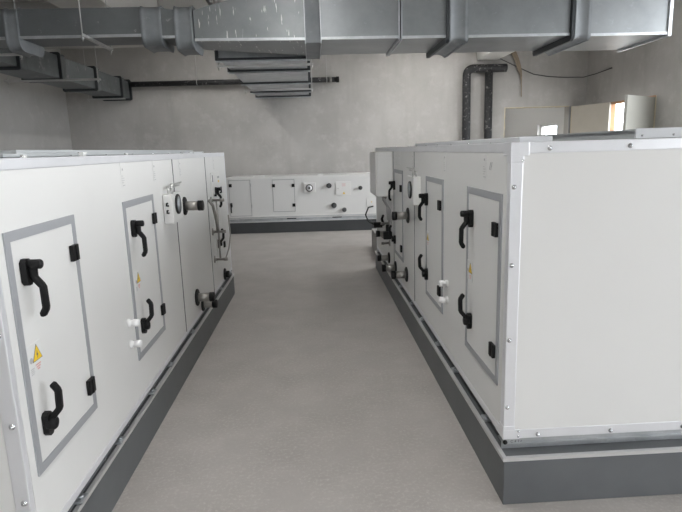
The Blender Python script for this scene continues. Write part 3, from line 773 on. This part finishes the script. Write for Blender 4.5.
# strap and cable hanging on the wall
def ribbon(pts, w, t):
    mb = MB(); R = []
    for i, p in enumerate(pts):
        d = (Vector(pts[min(i + 1, len(pts) - 1)]) - Vector(pts[max(i - 1, 0)])).normalized(); n = Vector((0, 1, 0)).cross(d).normalized()
        p = Vector(p); ww = w[i]; R.append([p - n * ww - Vector((0, t, 0)), p + n * ww - Vector((0, t, 0)), p + n * ww, p - n * ww])
    return mb.ring(R, False)
solo('foam_strap', ribbon([(4.20, 11.92, 3.50), (4.27, 11.84, 3.42), (4.33, 11.84, 3.30), (4.38, 11.85, 3.17), (4.42, 11.86, 3.05), (4.45, 11.87, 2.95), (4.46, 11.875, 2.82), (4.47, 11.875, 2.53)], [.05, .05, .045, .045, .035, .02, .008, .006], .02), 'strap', 'torn brown foam strap dangling on the back wall right of the black risers', 'strap')
cp = [(3.99, 11.85, 3.40), (4.0, 11.87, 3.31), (4.39, 11.87, 3.13), (4.72, 11.87, 2.985), (5.05, 11.87, 2.93), (5.4, 11.87, 2.905), (5.8, 11.86, 2.90), (5.88, 11.5, 2.92), (5.885, 10.9, 2.95)]
solo('wall_cable', MB().tube(cp, .009, 8), 'cable', 'thin dark cable sagging across the back wall towards the right corner', 'cable')

# plaster crumbs on the unit roofs
for i, (x, y, s_) in enumerate(((-1.02, 2.02, .012), (-1.03, 2.55, .02), (-1.02, 3.1, .011), (-.99, 3.9, .009))):
    mb = MB(); mb.ring([[(x + s_ * random.uniform(.6, 1) * math.cos(a), y + 1.6 * s_ * random.uniform(.6, 1) * math.sin(a), ZT - .002 + h * s_) for a in [2 * PI * k / 7 for k in range(7)]] for h in (0, .5, .9)], False)
    solo('plaster_crumb', mb, 'plaster_chip', 'white plaster crumb lying on the top edge of the left-hand unit', 'plaster crumb', 'crumbs on the unit roofs')

# ------------------------------------------------------------------ daylight
w = bpy.data.worlds.new('World'); scn.world = w; w.use_nodes = True
bg = w.node_tree.nodes['Background']; bg.inputs[0].default_value = (.93, .965, 1, 1); bg.inputs[1].default_value = 8.4
def portal(name, axis, pos, r, rot):
    L = bpy.data.lights.new(name, 'AREA'); L.shape = 'RECTANGLE'; L.size = r[1] - r[0]; L.size_y = r[3] - r[2]; L.cycles.is_portal = True
    o = bpy.data.objects.new(name, L); COL.objects.link(o)
    c = (r[0] + r[1]) / 2; z = (r[2] + r[3]) / 2
    o.location = (pos, c, z) if axis == 'x' else (c, pos, z); o.rotation_euler = rot
portal('window_daylight', 'x', XR + .2, W1, (PI / 2, 0, PI / 2))
portal('far_window_daylight', 'x', XR + .2, W4, (PI / 2, 0, PI / 2))
portal('front_daylight', 'y', YF - .22, W2, (PI / 2, 0, PI))
portal('doorway_daylight', 'x', XR + .2, (DR[0], DR[1], .01, 2.29), (PI / 2, 0, PI / 2))

# unseen fill lamps added to brighten the room, shaped as battens hung between the beams
def emit_mat(name, col, st):
    m = bpy.data.materials.new(name); m.use_nodes = True; b = m.node_tree.nodes['Principled BSDF']
    b.inputs['Emission Color'].default_value = (*col, 1); b.inputs['Emission Strength'].default_value = st; return m
M['fill_near'] = emit_mat('fill_diffuser', (1, .99, .97), 70); M['fill_far'] = emit_mat('fill_diffuser_far', (1, .985, .96), 64); M['fill_dim'] = emit_mat('dim_fill_diffuser', (1, .985, .96), 38)
def batten(x, y, mat, label, top=ZC):
    t = thing('fill_batten', label, 'ceiling light', (x, y, 3.70), group='added fill battens under the ceiling')
    obj('fill_batten_body', MB().box(x - .07, x + .07, y - .62, y + .62, 3.715, 3.76, .006), 'white_leaf', t)
    obj('diffuser', MB().box(x - .06, x + .06, y - .6, y + .6, 3.70, 3.714), mat, t)
    for dy in (-.45, .45): obj('rod', MB().cyl((x, y + dy, 3.75), (x, y + dy, top), .006, 8), 'steel', t)
for y, wh in ((-3, 'well behind the camera'), (0, 'above the camera'), (3, 'over the near end of the aisle')): batten(-.1, y, 'fill_near', 'added fill batten hung from the ceiling ' + wh)
for x, y, wh in ((1.9, 7.7, 'right of the branch duct, just behind the main duct'), (2.3, 10.35, 'over the far end of the right-hand unit'), (-1.9, 10.4, 'left of the branch duct, near the far wall')):
    batten(x, y, 'fill_far' if x > 0 else 'fill_dim', 'added fill batten hung from the ceiling ' + wh)

batten(3.2, 14.2, 'fill_far', 'added fill batten in the room beyond the back doorway')  # unseen lamp added to brighten the view through the doorway

# ------------------------------------------------------------------ camera
f, yaw, pitch, roll = 547.88, .0449, .1923, -.0302
cy, sy, cp_, sp = math.cos(yaw), math.sin(yaw), math.cos(pitch), math.sin(pitch)
fw = Vector((sy * cp_, cy * cp_, -sp)); r0 = Vector((cy, -sy, 0)); u0 = r0.cross(fw)
rr = r0 * math.cos(roll) + u0 * math.sin(roll); uu = u0 * math.cos(roll) - r0 * math.sin(roll)
cam = bpy.data.cameras.new('camera'); co = bpy.data.objects.new('camera', cam); COL.objects.link(co)
cam.sensor_width = 36; cam.lens = f * 36 / 682; cam.clip_start = .05
co.matrix_world = Matrix(((rr.x, uu.x, -fw.x, 0), (rr.y, uu.y, -fw.y, 0), (rr.z, uu.z, -fw.z, 1.55), (0, 0, 0, 1)))
scn.camera = co

vs = scn.view_settings
vs.view_transform = 'Standard'; vs.look = 'None'; vs.gamma = 1; vs.use_curve_mapping = False
vs.exposure = 0.0
